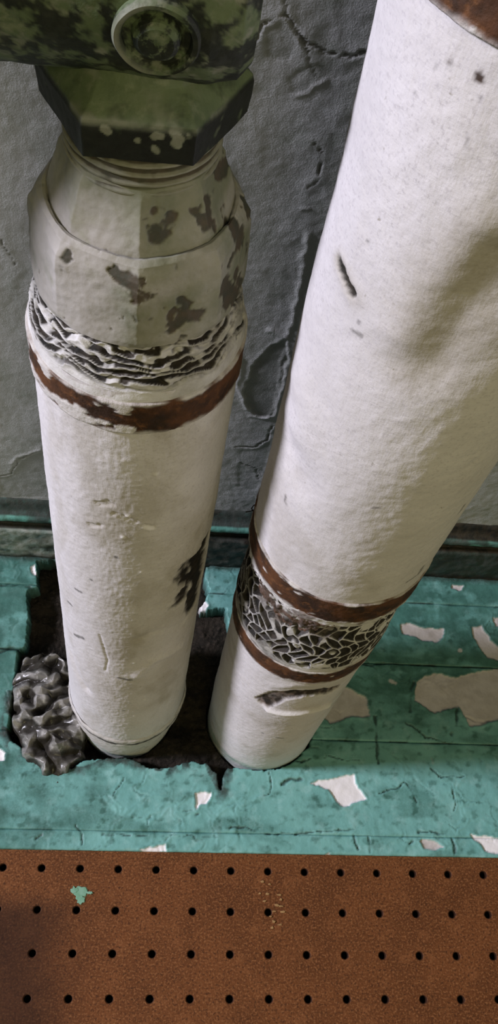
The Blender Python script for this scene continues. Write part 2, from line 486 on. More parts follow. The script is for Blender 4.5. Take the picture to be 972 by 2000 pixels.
CRACKS = [(np.array([on_floor(*q) for q in p]), wdt) for p, wdt in CRACKS]


def floorboard(y0, y1, front=False):
    xs = axis_steps([(-0.75, -0.36, 0.02), (-0.36, -0.20, 0.002), (-0.20, 0.24, 0.0008), (0.24, 0.42, 0.002), (0.42, 0.80, 0.02)])
    ys = np.linspace(y0, y1, max(12, int((y1 - y0) / 0.0008)))
    X, Y = np.meshgrid(xs, ys, indexing='ij')
    wx = X + 0.0024 * fbm(X * 110, Y * 110, 3.0, 4); wy = Y + 0.0024 * fbm(X * 110, Y * 110, 9.0, 4)
    e = np.minimum(Y - y0, y1 - Y) + 0.0005 * fbm(X * 120, Y * 30, 1, 3)
    Zz = FZ + 0.0007 * fbm(X * 30, Y * 45, 4.0, 4) + 0.00025 * fbm(X * 200, Y * 200, 5.0, 2) - 0.0013 * (1 - sstep(-0.0005, 0.0018, e)) ** 2 * sstep(-0.4, 0.3, fbm(X * 35, Y * 6, 8.0, 3))
    # alligator cracking of the old paint film
    vd, cid = voronoi(wx * 48 + 0.35 * fbm(X * 70, Y * 70, 2, 3), wy * 58 + 0.35 * fbm(X * 70, Y * 70, 12, 3))
    zone = sstep(-0.05, 0.25, fbm(X * 16, Y * 16, 11.0, 2)) * 0.9
    k = (1 - sstep(0.008, 0.045, vd)) * zone
    k = k * sstep(-0.05, 0.2, fbm(X * 55, Y * 55, 51.0, 2)); crack = 0.5 * k; Zz = Zz - 0.0006 * k + 0.0004 * (cid - 0.5) * zone
    Zz = Zz + 0.0004 * zone * np.exp(-((vd - 0.12) / 0.08) ** 2)
    for p, wdt in CRACKS:
        d = poly_dist(wx, wy, p, False)
        k = (1 - sstep(wdt * 0.3, wdt * 1.25, d + 0.0006 * fbm(X * 260, Y * 260, 61.0, 3))) * sstep(-0.4, 0.05, fbm(X * 75, Y * 75, 63.0, 2))
        crack = np.maximum(crack, 0.85 * k)
        Zz = Zz - 0.0012 * k + 0.0004 * np.exp(-(d / (wdt * 3)) ** 2)
    bare = np.zeros_like(X); white = np.zeros_like(X)
    for p, kind in BARE:
        d = poly_dist(wx + 0.0007 * fbm(X * 500, Y * 500, 1, 2), wy, p)
        k = 1 - sstep(-0.00045, 0.00045, d)
        if kind == 'bare': bare = np.maximum(bare, k)
        else: white = np.maximum(white, k)
        Zz = Zz - 0.0010 * k + 0.0005 * np.exp(-((d - 0.0009) / 0.0009) ** 2)
        crack = crack * (1 - k)
    small = sstep(0.52, 0.60, fbm(X * 70 + 3, Y * 70, 21.0, 3)) * 0.8
    bare = np.maximum(bare, small * sstep(0.05, 0.12, Y))
    cut = poly_dist(X + 0.0016 * fbm(X * 240, Y * 240, 6, 3), Y + 0.0016 * fbm(X * 240, Y * 240, 16, 3), CUT)
    grime_shade = np.clip(0.95 * sstep(0.080, 0.125, Y - 0.05 * np.clip(X, 0, .3) + 0.020 * fbm(X * 35, Y * 35, 2.5, 3)) * (0.75 + 0.9 * fbm(X * 45, Y * 80, 15.0, 4)) * (0.35 + 0.65 * sstep(0.0, 0.05, X))  # the pipes' cast shade painted in with dirt towards the back right
                    + 0.5 * sstep(0.05, 0.4, fbm(X * 26, Y * 50, 31.0, 4)) + 0.55 * sstep(0.12, 0.5, fbm(X * 140, Y * 170, 35.0, 4)) + 0.65 * sstep(-0.085, -0.13, X) * (0.65 + fbm(X * 40, Y * 60, 37.0, 4)) + 0.45 * sstep(-0.10, -0.20, X) * (0.5 + fbm(X * 50, Y * 50, 33, 3)), 0, 0.9)  # left-edge shade painted in with mottled dirt
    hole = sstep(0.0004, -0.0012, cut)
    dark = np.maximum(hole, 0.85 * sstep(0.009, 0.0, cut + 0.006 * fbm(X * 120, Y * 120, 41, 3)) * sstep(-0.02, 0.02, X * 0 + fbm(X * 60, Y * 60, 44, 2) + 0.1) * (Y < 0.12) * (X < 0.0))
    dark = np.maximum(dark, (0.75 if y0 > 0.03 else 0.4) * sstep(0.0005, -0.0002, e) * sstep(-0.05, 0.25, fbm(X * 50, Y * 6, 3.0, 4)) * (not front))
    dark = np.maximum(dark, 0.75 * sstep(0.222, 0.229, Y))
    Zz = Zz - 0.022 * hole
    V = np.stack([X, Y, Zz], -1)
    F = grid_faces(len(xs), len(ys))
    gone = (cut < -0.0018).ravel()
    F = F[~gone[F].any(1)]
    # skirt along front and back edges gives each board its thickness
    nv = len(ys)
    ext = []
    A = {n: a.ravel() for n, a in dict(crack=crack, bare=bare, white=white, grime_shade=grime_shade, dark=dark).items()}
    Vf = V.reshape(-1, 3)
    base = len(Vf)
    rim0 = np.arange(len(xs)) * nv; rim1 = rim0 + nv - 1
    s0 = Vf[rim0].copy(); s0[:, 2] = -0.014 if not front else -0.004
    s1 = Vf[rim1].copy(); s1[:, 2] = -0.014
    if front: s0[:, 1] += 0.0006 * fbm(s0[:, 0] * 150, s0[:, 0] * 0, 2.0, 3) + 0.0004
    Vf = np.concatenate([Vf, s0, s1])
    n = len(xs); i = np.arange(n - 1)
    f0 = np.stack([rim0[i], rim0[i + 1], base + i + 1, base + i], -1)
    f1 = np.stack([rim1[i + 1], rim1[i], base + n + i, base + n + i + 1], -1)
    ok0 = ~gone[f0[:, :2]].any(1); ok1 = ~gone[f1[:, :2]].any(1)
    F = np.concatenate([F, f0[ok0], f1[ok1]])
    for kname in A: A[kname] = np.concatenate([A[kname], A[kname][rim0], A[kname][rim1]])
    if front:
        A['bare'][base:base + n] = np.where(s0[:, 0] < -0.03, 0.5, 0.15)
        A['dark'][base:base + n] = 0
    return make_mesh('floorboard', Vf, F, A)


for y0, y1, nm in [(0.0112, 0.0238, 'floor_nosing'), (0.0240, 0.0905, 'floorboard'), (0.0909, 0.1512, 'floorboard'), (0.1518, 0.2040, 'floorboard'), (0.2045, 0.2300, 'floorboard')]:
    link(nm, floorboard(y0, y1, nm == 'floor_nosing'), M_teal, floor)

# ------------------------------------------------------------------ pegboard
PITCH = 0.0254; HR = 0.0023; PZ = 0.0; PT = 0.005
bm = bmesh.new()
SEG = 16
for r_ in range(-1, 7):
    for c_ in range(-12, 13):
        cx, cy = c_ * PITCH, -r_ * PITCH
        h = PITCH / 2
        y1 = cy + h
        if r_ == -1:
            y1 = cy - h + 0.002
            q = [bm.verts.new(v) for v in ((cx - h, cy - h, PZ), (cx + h, cy - h, PZ), (cx + h, cy - h + 0.014, PZ), (cx - h, cy - h + 0.014, PZ))]
            bm.faces.new(q)
            continue
        outer = []; inner = []; low = []; mid = []
        for k in range(SEG):
            a = 2 * math.pi * (k + 0.5) / SEG
            ca, sa = math.cos(a), math.sin(a)
            s = h / max(abs(ca), abs(sa))
            outer.append(bm.verts.new((cx + ca * s, cy + sa * s, PZ)))
            mid.append(bm.verts.new((cx + ca * (HR + 0.0007), cy + sa * (HR + 0.0007), PZ)))
            inner.append(bm.verts.new((cx + ca * HR, cy + sa * HR, PZ - 0.0005)))
            low.append(bm.verts.new((cx + ca * HR, cy + sa * HR, PZ - PT)))
        corner = {}
        for k in range(SEG):
            n = (k + 1) % SEG
            a0 = outer[k].co - Vector((cx, cy, PZ)); a1 = outer[n].co - Vector((cx, cy, PZ))
            if abs(abs(a0.x) - h) < 1e-6 and abs(abs(a1.y) - h) < 1e-6 and not (abs(abs(a1.x) - h) < 1e-6) or abs(abs(a0.y) - h) < 1e-6 and abs(abs(a1.x) - h) < 1e-6 and not (abs(abs(a0.x) - h) < 1e-6):
                cv = bm.verts.new((cx + h * math.copysign(1, a0.x + a1.x), cy + h * math.copysign(1, a0.y + a1.y), PZ))
                bm.faces.new((mid[k], outer[k], cv, outer[n], mid[n]))
            else:
                bm.faces.new((mid[k], outer[k], outer[n], mid[n]))
            bm.faces.new((inner[k], mid[k], mid[n], inner[n]))
            bm.faces.new((low[k], inner[k], inner[n], low[n]))
bmesh.ops.remove_doubles(bm, verts=bm.verts, dist=1e-5)
bmesh.ops.recalc_face_normals(bm, faces=bm.faces)
# front and side rims, underside
x0, x1, ya, yb = -12.5 * PITCH, 12.5 * PITCH, -6.5 * PITCH, 0.5 * PITCH + 0.014
for (a, b) in (((x0, ya), (x1, ya)), ((x1, ya), (x1, yb)), ((x0, yb), (x0, ya))):
    bm.faces.new([bm.verts.new(v) for v in ((a[0], a[1], PZ - PT), (b[0], b[1], PZ - PT), (b[0], b[1], PZ), (a[0], a[1], PZ))])
me = bpy.data.meshes.new('pegboard'); bm.to_mesh(me); bm.free()
for p in me.polygons: p.use_smooth = False
co = np.zeros(len(me.vertices) * 3, np.float32); me.vertices.foreach_get('co', co); co = co.reshape(-1, 3)
st = np.zeros(len(co))
at = me.attributes.new('darken', 'FLOAT', 'POINT')
st = 0.75 * sstep(-0.085, -0.135, co[:, 0] + 0.03 * co[:, 1] + 0.012 * fbm(co[:, 0] * 40, co[:, 1] * 40, 2.0, 3)) * sstep(-0.012, -0.03, co[:, 1])  # shade along the left edge painted into the board's colour
st = np.maximum(st, 0.93 * (co[:, 2] < PZ - 0.0002))  # hole walls coloured darker
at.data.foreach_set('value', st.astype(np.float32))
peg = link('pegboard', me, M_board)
peg['label'] = 'brown perforated hardboard panel with rows of round holes'
peg['category'] = 'board'


def flat_blob(cx, cy, rx, ry, z, seed, n=40, th=0.0004):
    rs = np.random.RandomState(seed)
    ph = rs.rand(6) * 6.28; am = rs.rand(6) * 0.16
    a = np.linspace(0, 2 * np.pi, n, endpoint=False)
    rr = 1 + sum(am[i] * np.cos((i + 2) * a + ph[i]) for i in range(6))
    ring = np.stack([cx + rx * rr * np.cos(a), cy + ry * rr * np.sin(a), np.full(n, z)], -1)
    top = ring.copy(); top[:, :2] = (top[:, :2] - [cx, cy]) * 0.85 + [cx, cy]; top[:, 2] = z + th
    return ring, top


def blobs_mesh(name, specs, z):
    bm = bmesh.new()
    for k, s in enumerate(specs):
        ring, top = flat_blob(*s[:4], z - 0.0002, s[4], 40 if s[2] > 0.002 else 10)
        top[:, 2] += 0.0003 + 0.00012 * (k % 4)
        rv = [bm.verts.new(v) for v in ring]; tv = [bm.verts.new(v) for v in top]
        cv = bm.verts.new((s[0], s[1], top[0][2] + 0.0001))
        for i in range(len(rv)):
            j = (i + 1) % len(rv)
            bm.faces.new((rv[i], rv[j], tv[j], tv[i]))
            bm.faces.new((tv[i], tv[j], cv))
    me = bpy.data.meshes.new(name); bm.to_mesh(me); bm.free()
    return me


p1 = on_floor(157, 1742, 0.0)
link('paint_splash', blobs_mesh('paint_splash', [(p1[0], p1[1], 0.0052, 0.0036, 3), (p1[0] + 0.0005, p1[1] - 0.0045, 0.0030, 0.0030, 5), (p1[0] - 0.004, p1[1] + 0.001, 0.0026, 0.0022, 8), (p1[0] + 0.006, p1[1] - 0.0005, 0.0022, 0.0010, 9)], PZ), M_splash, peg)['label'] = 'green paint splash on the brown board'
sp = []
for i, q in enumerate([(507, 1745), (522, 1746), (545, 1748), (548, 1757), (535, 1780), (552, 1781), (528, 1790), (534, 1800), (546, 1806), (531, 1812), (516, 1760), (540, 1768), (526, 1727), (512, 1722), (548, 1770)]):
    c = on_floor(*q, 0.0)
    sp.append((c[0], c[1], 0.0010 + 0.0004 * (i % 3), 0.0006 + 0.0003 * (i % 2), 20 + i))
o = link('paint_speck', blobs_mesh('paint_speck', sp, PZ), M_speck, peg)
o['kind'] = 'stuff'

# ------------------------------------------------------------------ pipes


def cL(z):
    z = np.asarray(z)
    return np.stack([-0.0783 + 0.0170 * z, 0.1153 + 0.0477 * z], -1)


def cRt(z):
    z = np.asarray(z)
    return np.stack([np.full(z.shape, 0.0215), np.full(z.shape, 0.108)], -1)


def tube(name, centre, prof, nth, dz, disp=None, poly=None, shift=None):
    """surface of revolution: prof = list of (z, r); disp(V, th, z, N) -> radial offset and attributes"""
    prof = np.array(prof, float)
    s = np.concatenate([[0], np.cumsum(np.hypot(*np.diff(prof, axis=0).T))])
    n = max(2, int(s[-1] / dz))
    ss = np.unique(np.concatenate([np.linspace(0, s[-1], n), s]))
    zz = np.interp(ss, s, prof[:, 0]); rr = np.interp(ss, s, prof[:, 1])
    th = np.linspace(0, 2 * np.pi, nth, endpoint=False)
    Zg, Tg = np.meshgrid(zz, th, indexing='ij')
    Rg = np.repeat(rr[:, None], nth, 1)
    if poly:
        k, a0, blend = poly
        bl = np.interp(ss, s, blend) if not np.isscalar(blend) else np.full(len(ss), blend)
        w_ = 2 * np.pi / k
        aa = ((Tg - a0) % w_) - w_ / 2
        f = np.cos(w_ / 2) / np.cos(aa)
        Rg = Rg * (1 + bl[:, None] * (f - 1))
    C = centre(Zg)
    if shift is not None: C = C + shift(Zg)
    D = np.stack([np.cos(Tg), np.sin(Tg)], -1)
    V = np.concatenate([C + D * Rg[..., None], Zg[..., None]], -1)
    # profile normal
    dr = np.gradient(rr, ss); dzz = np.gradient(zz, ss)
    l = np.hypot(dr, dzz) + 1e-12
    nr = (dzz / l)[:, None]; nz = (-dr / l)[:, None]
    attrs = {}
    if disp:
        off, attrs = disp(V, Tg, Zg, Rg, np.repeat(ss[:, None], nth, 1))
        V = V + np.concatenate([D * (off * nr)[..., None], (off * nz)[..., None]], -1)
    uv = np.stack([Tg * 0.04, Zg], -1)
    return make_mesh(name, V, grid_faces(len(ss), nth, True), attrs, uv)


def C3(V, s=1.0, z=0.0):
    return V[..., 0] * s, V[..., 1] * s, V[..., 2] * s + z


def spots(V, items, warp=0.0014, soft=0.0008, seed=0.0, freq=260, tol=0.0003):
    """items: (3-D polyline, radius) -> 0..1 mask with ragged edges"""
    x, y, z = C3(V, freq, seed)
    wv = warp * fbm(x, y, z, 3)
    k = np.zeros(V.shape[:-1])
    for pts, rad in items:
        d = np.maximum(line3(V, pts) - tol, 0) + wv
        k = np.maximum(k, 1 - sstep(rad - soft, rad + soft, d))
    return k


def toward(V, centre, Z, az):
    """cosine of the angle between the surface direction and a plan azimuth (degrees from -Y, + to the right)"""
    c = centre(Z)
    d = V[..., :2] - c
    d = d / (np.linalg.norm(d, axis=-1, keepdims=True) + 1e-9)
    a = math.radians(az)
    return d[..., 0] * math.sin(a) - d[..., 1] * math.cos(a)


def on_left(x, y):
    z = 0.2
    for _ in range(6):
        q = on_cyl(x, y, cL(z), float(np.interp(z, [0.03, 0.06, 0.20, 0.30, 0.40], [0.0402, 0.0396, 0.0388, 0.0383, 0.0376])))
        z = float(np.clip(q[2], 0.0, 0.42))
    return q


hl = lambda *pts: [on_left(x, y) for x, y in pts]
hl0 = hl
hr = lambda *pts: [on_cyl(x, y, cRt(0.0), 0.0397) for x, y in pts]

# --- left pipe
left = empty('insulated_pipe', 'shorter white canvas wrapped pipe on the left, ending below the green valve', 'pipe', (-0.0783, 0.1153, 0.0))


def d_left(V, T, Z, R, S):
    x, y, z = C3(V)
    off = 0.0008 * fbm(x * 30, y * 30, z * 18, 3) + 0.00022 * fbm(x * 300, y * 300, z * 300, 2)
    front = toward(V, cL, Z, 8)
    rough = sstep(0.75, 0.98, front)
    off = off + rough * (0.00018 * fbm(x * 700, y * 700, z * 200, 2) + 0.00014 * fbm(x * 200, y * 200, z * 800, 2))
    # creases low on the wrap
    for pts, wd, h in [(hl((520 * .514, 1320), (300, 1290), (352, 1262)), 0.0035, 0.0012), (hl0((136, 1275), (150, 1315), (168, 1345)), 0.004, -0.0016),
                       (hl((268, 1250), (300, 1235), (360, 1215)), 0.003, -0.0007), (hl((195, 1240), (210, 1290), (206, 1310)), 0.0007, -0.0006)]:
        off = off + h * np.exp(-(line3(V, pts) / wd) ** 2)
    pits = spots(V, [(hl((190, 983), (215, 985)), 0.0012), (hl((225, 1005), (262, 1020)), 0.0010), (hl((175, 1026), (195, 1028)), 0.0010), (hl((285, 1028), (298, 1030)), 0.0009)], 0.0022, 0.0006, 3, 500)
    white = spots(V, [(hl((305, 926)), 0.0008), (hl((284, 1030), (296, 1033)), 0.0009), (hl((275, 1118)), 0.0006), (hl((262, 1295)), 0.0006), (hl((282, 1366)), 0.0006), (hl((262, 1398)), 0.0005), (hl((240, 1050)), 0.0008), (hl((250, 1008)), 0.0007)], 0.0006, 0.0003, 5, 500)
    off = off - 0.0005 * pits + 0.0004 * white
    scar = spots(V, [(hl((402, 1058), (388, 1085), (386, 1130), (378, 1178)), 0.0062), (hl((358, 1110), (368, 1140), (350, 1180)), 0.0034)], 0.0055, 0.0028, 9, 150)
    off = off - 0.0012 * scar
    marks = spots(V, [(hl((148, 1150), (160, 1156)), 0.0006), (hl((132, 1175), (140, 1182)), 0.0006), (hl((146, 1240), (162, 1246)), 0.0009), (hl((178, 1132)), 0.0006), (hl((226, 1090)), 0.0008),
                      (hl0((232, 1324), (255, 1328)), 0.0009), (hl0((242, 1388)), 0.0007)], 0.0008, 0.0005, 4, 400)
    dark = np.clip(np.maximum(1.0 * scar, 0.65 * marks), 0, 1)
    side = sstep(0.2, 0.75, toward(V, cL, Z, 70))
    grime_shade = np.clip(0.30 * sstep(-0.1, 0.4, fbm(x * 26, y * 26, z * 20 + 3, 4)) * sstep(-0.2, 0.6, toward(V, cL, Z, 70)) + 0.3 * sstep(0.05, 0.4, fbm(x * 50, y * 50, z * 25, 4)) * sstep(0.0, 0.6, front), 0, 0.7)  # patchy dirt, with the right-hand side's shade painted into it
    return off, dict(dark=dark, grime_shade=grime_shade, white=0.9 * white, rust=0 * Z, teal=0 * Z)


child('canvas_wrap', tube('canvas_wrap', cL, [(0.030, 0.0402), (0.06, 0.0396), (0.20, 0.0388), (0.30, 0.0383), (0.400, 0.0376)], 420, 0.0007, d_left), M_canvas, left)


def d_cuff(V, T, Z, R, S):
    x, y, z = C3(V)
    off = 0.0008 * fbm(x * 60, y * 60, z * 60, 3) + 0.0003 * fbm(x * 300, y * 300, z * 300, 2)
    br = sstep(0.0255, 0.0275, Z) * sstep(0.0350, 0.0325, Z) * sstep(-0.30, 0.1, fbm(T * 3, Z * 60, 2.0, 3) + 0.25 * toward(V, cL, Z, 20))
    teal = sstep(0.012, 0.0, Z + 0.006 * fbm(x * 80, y * 80, z * 80, 3)) * 0.8
    return off, dict(rust=0.0 * br, dark=0.95 * br + 0.35 * sstep(0.1, 0.4, fbm(x * 120, y * 120, z * 120, 3)) * sstep(0.6, 0.0, toward(V, cL, Z, -60)), grime_shade=0.35 + 0 * Z, teal=teal, white=0 * Z)


child('foot_cuff', tube('foot_cuff', cL, [(-0.024, 0.0320), (-0.006, 0.0334), (0.006, 0.0358), (0.018, 0.0388), (0.0255, 0.0400), (0.0290, 0.0398), (0.0315, 0.0402), (0.0330, 0.0412), (0.036, 0.0408), (0.038, 0.0400)], 300, 0.0006, d_cuff,
                        shift=lambda Z: np.stack([0 * Z, -0.005 * sstep(0.03, -0.005, Z)], -1)), M_canvas, left)


def band_disp(centre, z0, z1, whiteness, wside, seed):
    def f(V, T, Z, R, S):
        x, y, z = C3(V, 1.0)
        off = 0.0003 * fbm(x * 120, y * 120, z * 120 + seed, 3) + 0.0002 * fbm(x * 500, y * 500, z * 500, 2)
        n = fbm(x * 75, y * 75, z * 150 + seed, 4)
        wh = sstep(0.0, 0.12, n + whiteness + 0.30 * toward(V, centre, Z, wside) - 0.25)
        edge = sstep(0.0022, 0.0, np.minimum(Z - z0, z1 - Z) + 0.0026 * fbm(x * 110, y * 110, 4 + seed, 3) + 0.0006)
        wh = np.clip(np.maximum(wh, edge * 0.85), 0, 0.95)
        off = off + 0.0004 * wh
        return off, dict(white=wh, dark=0.5 * sstep(0.1, 0.4, fbm(x * 60, y * 60, z * 60 + seed + 5, 3)))
    return f


def band(centre, z0, z1, r, root, whiteness, wside, seed, name='clamp_band', label=None):
    e = 0.0006
    return child(name, tube(name, centre, [(z0, r - 0.001), (z0 + 0.0002, r + e), (z1 - 0.0002, r + e * 0.8), (z1, r - 0.001)], 420, 0.0006, band_disp(centre, z0, z1, whiteness, wside, seed)), M_rust, root, label)


band(cL, 0.3800, 0.3955, 0.0382, left, -0.08, -75, 3.0, label='flaking rusty steel band round the pipe top')


def d_wrinkle(V, T, Z, R, S):
    x, y, z = C3(V)
    t = S / S.max()
    wr = toward(V, cL, Z, -35)
    # layered paper edges: broken ridges running round at a slant
    u = T + 0.9 * t
    w1 = fbm(np.cos(u) * 2.2, np.sin(u) * 2.2, t * 3.0, 3)
    lay = t * 10.5 + 2.0 * w1 + 0.45 * fbm(x * 75, y * 75, z * 75, 2)
    saw = lay - np.floor(lay)                        # each layer overlaps the next
    idx = np.floor(lay)
    brk = fbm(x * 95, y * 95, z * 80 + 0.7 * idx, 3)
    ridge = np.clip(saw * 1.15, 0, 1) * sstep(1.0, 0.72, saw)
    zone = sstep(0.22, 0.36, t + 0.10 * w1) * sstep(1.04, 0.86, t)
    amp = 0.0009 + 0.0011 * sstep(-0.1, 0.7, wr)
    off = zone * (amp * (ridge - 0.5) * 1.3 + 0.0005 * brk) + 0.0006 * fbm(x * 90, y * 90, z * 90, 3)
    gap = np.maximum(sstep(0.64, 0.78, saw), sstep(0.28, 0.12, saw))
    crev = zone * np.clip(gap, 0, 1) * sstep(-0.12, 0.10, brk + 0.30 * sstep(-0.2, 0.8, wr) - 0.12)
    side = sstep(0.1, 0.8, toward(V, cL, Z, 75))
    grime_shade = np.clip(0.35 * side + 0.25 * zone + 0.4 * fbm(x * 70, y * 70, z * 70, 3), 0, 0.9)  # dirt plus the right flank's shade painted in
    off = off - 0.0009 * crev
    return off, dict(dark=np.clip(1.25 * crev, 0, 0.98), grime_shade=grime_shade * (1 - 0.5 * zone * sstep(-0.1, 0.6, wr)), rust=0.6 * sstep(0.10, 0.0, t) * sstep(-0.1, 0.3, brk))


child('wrinkled_plaster', tube('wrinkled_plaster', cL, [(0.3935, 0.0380), (0.3970, 0.0379), (0.4010, 0.0374), (0.4060, 0.0362), (0.4105, 0.0348), (0.4150, 0.0334), (0.4185, 0.0318), (0.4200, 0.0290)], 800, 0.00028, d_wrinkle), M_plaster, left,
      'wrinkled grey plaster sealing the top of the wrap')

# --- valve on the left pipe
valve = empty('radiator_valve', 'dark green valve with chipped grey union nut standing on the left pipe', 'valve', (-0.0705, 0.1355, 0.418))
FA = math.radians(-88)          # a corner of the octagon faces the camera
vl = lambda r, z, *pts: [on_cyl(x, y, cL(z), r) for x, y in pts]


def d_union(V, T, Z, R, S):
    x, y, z = C3(V)
    off = 0.0005 * fbm(x * 90, y * 90, z * 90, 3) + 0.0002 * fbm(x * 350, y * 350, z * 350, 2)
    items = [(vl(.032, .435, (232, 540), (258, 552), (275, 570)), 0.0026), (vl(.032, .43, (278, 612), (290, 620)), 0.0018), (vl(.032, .43, (330, 640), (350, 615), (385, 600)), 0.0024), (vl(.032, .43, (430, 555), (450, 580)), 0.0036),
             (vl(.032, .43, (455, 530), (462, 560)), 0.0022), (vl(.032, .435, (75, 480), (82, 520)), 0.0010), (vl(.032, .43, (318, 650), (330, 648)), 0.0012), (vl(.032, .43, (400, 640), (420, 600)), 0.0014),
             (vl(.026, .457, (305, 462), (320, 452), (338, 430), (358, 418)), 0.0020), (vl(.026, .457, (362, 395), (370, 385)), 0.0012), (vl(.024, .46, (210, 352)), 0.0010), (vl(.03, .45, (455, 440), (462, 480)), 0.0026),
             (vl(.032, .44, (130, 500), (125, 520)), 0.0009), (vl(.026, .457, (400, 430), (412, 400)), 0.0012)]
    chip = spots(V, items, 0.0032, 0.0005, 2, 210)
    rnd = sstep(0.52, 0.62, fbm(x * 95, y * 95, z * 95 + 4, 4) + 0.35 * sstep(0.2, 0.9, toward(V, cL, Z, 70)))
    pin = sstep(0.40, 0.62, fbm(x * 300, y * 300, z * 300 + 9, 3)) * sstep(-0.1, 0.25, fbm(x * 60, y * 60, z * 60 + 19, 3)) * 0.8
    chip = np.maximum(chip, np.maximum(rnd, pin))
    off = off - 0.0004 * chip
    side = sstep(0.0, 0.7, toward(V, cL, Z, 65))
    grime_shade = np.clip(0.85 * side * (0.75 + 0.8 * fbm(x * 60, y * 60, z * 60 + 2, 3)) + 0.55 * sstep(0.452, 0.466, Z) + 0.5 * sstep(0.0, 0.5, fbm(x * 50, y * 50, z * 50 + 12, 4)), 0, 0.95)  # right-hand side's olive shade painted in over patchy dirt
    return off, dict(chip=np.clip(chip, 0, .97), grime_shade=grime_shade, dark=0 * Z)


child('union_nut', tube('union_nut', cL, [(0.4165, 0.0290), (0.4168, 0.0325), (0.4185, 0.0347), (0.4205, 0.0352), (0.4400, 0.0346), (0.4440, 0.0340), (0.4478, 0.0318), (0.4492, 0.0296), (0.4488, 0.0285), (0.4478, 0.0278)], 560, 0.00045, d_union,
                        (8, FA, [0.0, 0.0, 0.1, 0.35, 0.9, 0.95, 0.6, 0.2, 0.1, 0])), M_union, valve, 'chipped grey octagonal union nut')
child('union_shoulder', tube('union_shoulder', cL, [(0.4465, 0.0284), (0.4500, 0.0283), (0.4530, 0.0278), (0.4600, 0.0252), (0.4640, 0.0238), (0.4665, 0.0222), (0.4668, 0.0200)], 480, 0.00045, d_union,
                             (8, FA, [0.2, 0.6, 1, 1, 0.9, 0.3, 0])), M_union, valve, 'tapered eight sided shoulder above the nut')


def d_thread(V, T, Z, R, S):
    x, y, z = C3(V)
    off = 0.0003 * fbm(x * 150, y * 150, z * 150, 3)
    chip = 0.92 * sstep(0.0002, -0.0002, R - 0.0219 + 0.0004 * fbm(x * 200, y * 200, z * 90, 2)) + 0.6 * sstep(0.25, 0.45, fbm(x * 100, y * 100, z * 100 + 3, 3))
    return off, dict(chip=np.clip(chip, 0, .9), grime_shade=0.75 + 0.2 * fbm(x * 90, y * 90, z * 90, 3), dark=0 * Z)


tp = []
for i in range(5):
    z0 = 0.4640 + i * 0.0029
    tp += [(z0, 0.0208), (z0 + 0.0009, 0.0226), (z0 + 0.0015, 0.0226), (z0 + 0.0024, 0.0208)]
child('threaded_tail', tube('threaded_tail', cL, tp, 360, 0.0003, d_thread), M_union, valve)


hx = lambda *pts: [on_plane(x, y, 1, 0.1131) for x, y in pts]


def d_hex(V, T, Z, R, S):
    x, y, z = C3(V)
    off = 0.0004 * fbm(x * 100, y * 100, z * 100, 3)
    n = fbm(x * 130, y * 130, z * 130 + 7, 4)
    top = sstep(0.4870, 0.4888, Z)
    sp_ = spots(V, [(hx((303, 266), (312, 268)), 0.0007), (hx((340, 262), (352, 272), (345, 282)), 0.0010), (hx((300, 292), (306, 296)), 0.0005), (hx((202, 250), (210, 258)), 0.0006),
                    (hx((332, 252), (336, 246)), 0.0004), (hx((268, 275)), 0.0004), (hx((368, 268)), 0.0004)], 0.0008, 0.0003, 5, 500, 0.0004)
    chip = np.clip((1 - top) * (0.97 - 0.5 * sstep(0.35, 0.6, n)) + top * 0.45 * sstep(0.1, 0.6, fbm(x * 90, y * 90, z * 90 + 1, 5, 0.65)), 0, 0.97)
    pl = np.clip(np.maximum((1 - top) * 0.85 * sp_, 0.6 * np.exp(-((Z - 0.4880) / 0.0010) ** 2) * sstep(-0.2, 0.3, n) * sstep(0.3, 0.8, toward(V, cL, Z, 8)) + 0.4 * top * sstep(0.0, 0.5, n)), 0, 0.9)
    return off, dict(chip=chip * (1 - pl), pale=pl)


child('hex_collar', tube('hex_collar', cL, [(0.4760, 0.0205), (0.4764, 0.0262), (0.4775, 0.0285), (0.4865, 0.0292), (0.4884, 0.0286), (0.4905, 0.0255), (0.4945, 0.0205), (0.4990, 0.0180)], 420, 0.00045, d_hex,
                         (6, 0.0, [0.4, 0.9, 1, 1, 1, 0.7, 0.2, 0])), M_valve, valve, 'six sided collar with a black front face')


def lathe_x(name, prof, axis_y, axis_z, nth=300, ds=0.0007, fn=None):
    """body of revolution about an axis that runs along the wall (x)"""
    prof = np.array(prof, float)
    s = np.concatenate([[0], np.cumsum(np.hypot(*np.diff(prof, axis=0).T))])
    ss = np.unique(np.concatenate([np.linspace(0, s[-1], max(2, int(s[-1] / ds))), s]))
    xx = np.interp(ss, s, prof[:, 0]); rr = np.interp(ss, s, prof[:, 1])
    th = np.linspace(0, 2 * np.pi, nth, endpoint=False)
    Xg, Tg = np.meshgrid(xx, th, indexing='ij'); Rg = np.repeat(rr[:, None], nth, 1)
    V = np.stack([Xg, axis_y + Rg * np.cos(Tg), axis_z + Rg * np.sin(Tg)], -1)
    x, y, z = C3(V)
    off = 0.0006 * fbm(x * 70, y * 70, z * 70, 3) + 0.0002 * fbm(x * 300, y * 300, z * 300, 2)
    V = V + np.stack([0 * Xg, off * np.cos(Tg), off * np.sin(Tg)], -1)
    chip, pale = valve_paint(V)
    return make_mesh(name, V, grid_faces(len(ss), nth, True)[:, ::-1], dict(chip=chip, pale=pale))


def valve_paint(V):
    x, y, z = C3(V)
    n = fbm(x * 105, y * 105, z * 105 + 3, 6, 0.68)
    chip = 0.92 * sstep(-0.12, 0.20, n + 0.16)
    pale = 0.75 * sstep(0.10, 0.45, fbm(x * 120, y * 120, z * 120 + 13, 6, 0.68)) * (1 - chip)
    return np.clip(chip, 0, .95), np.clip(pale, 0, .9)


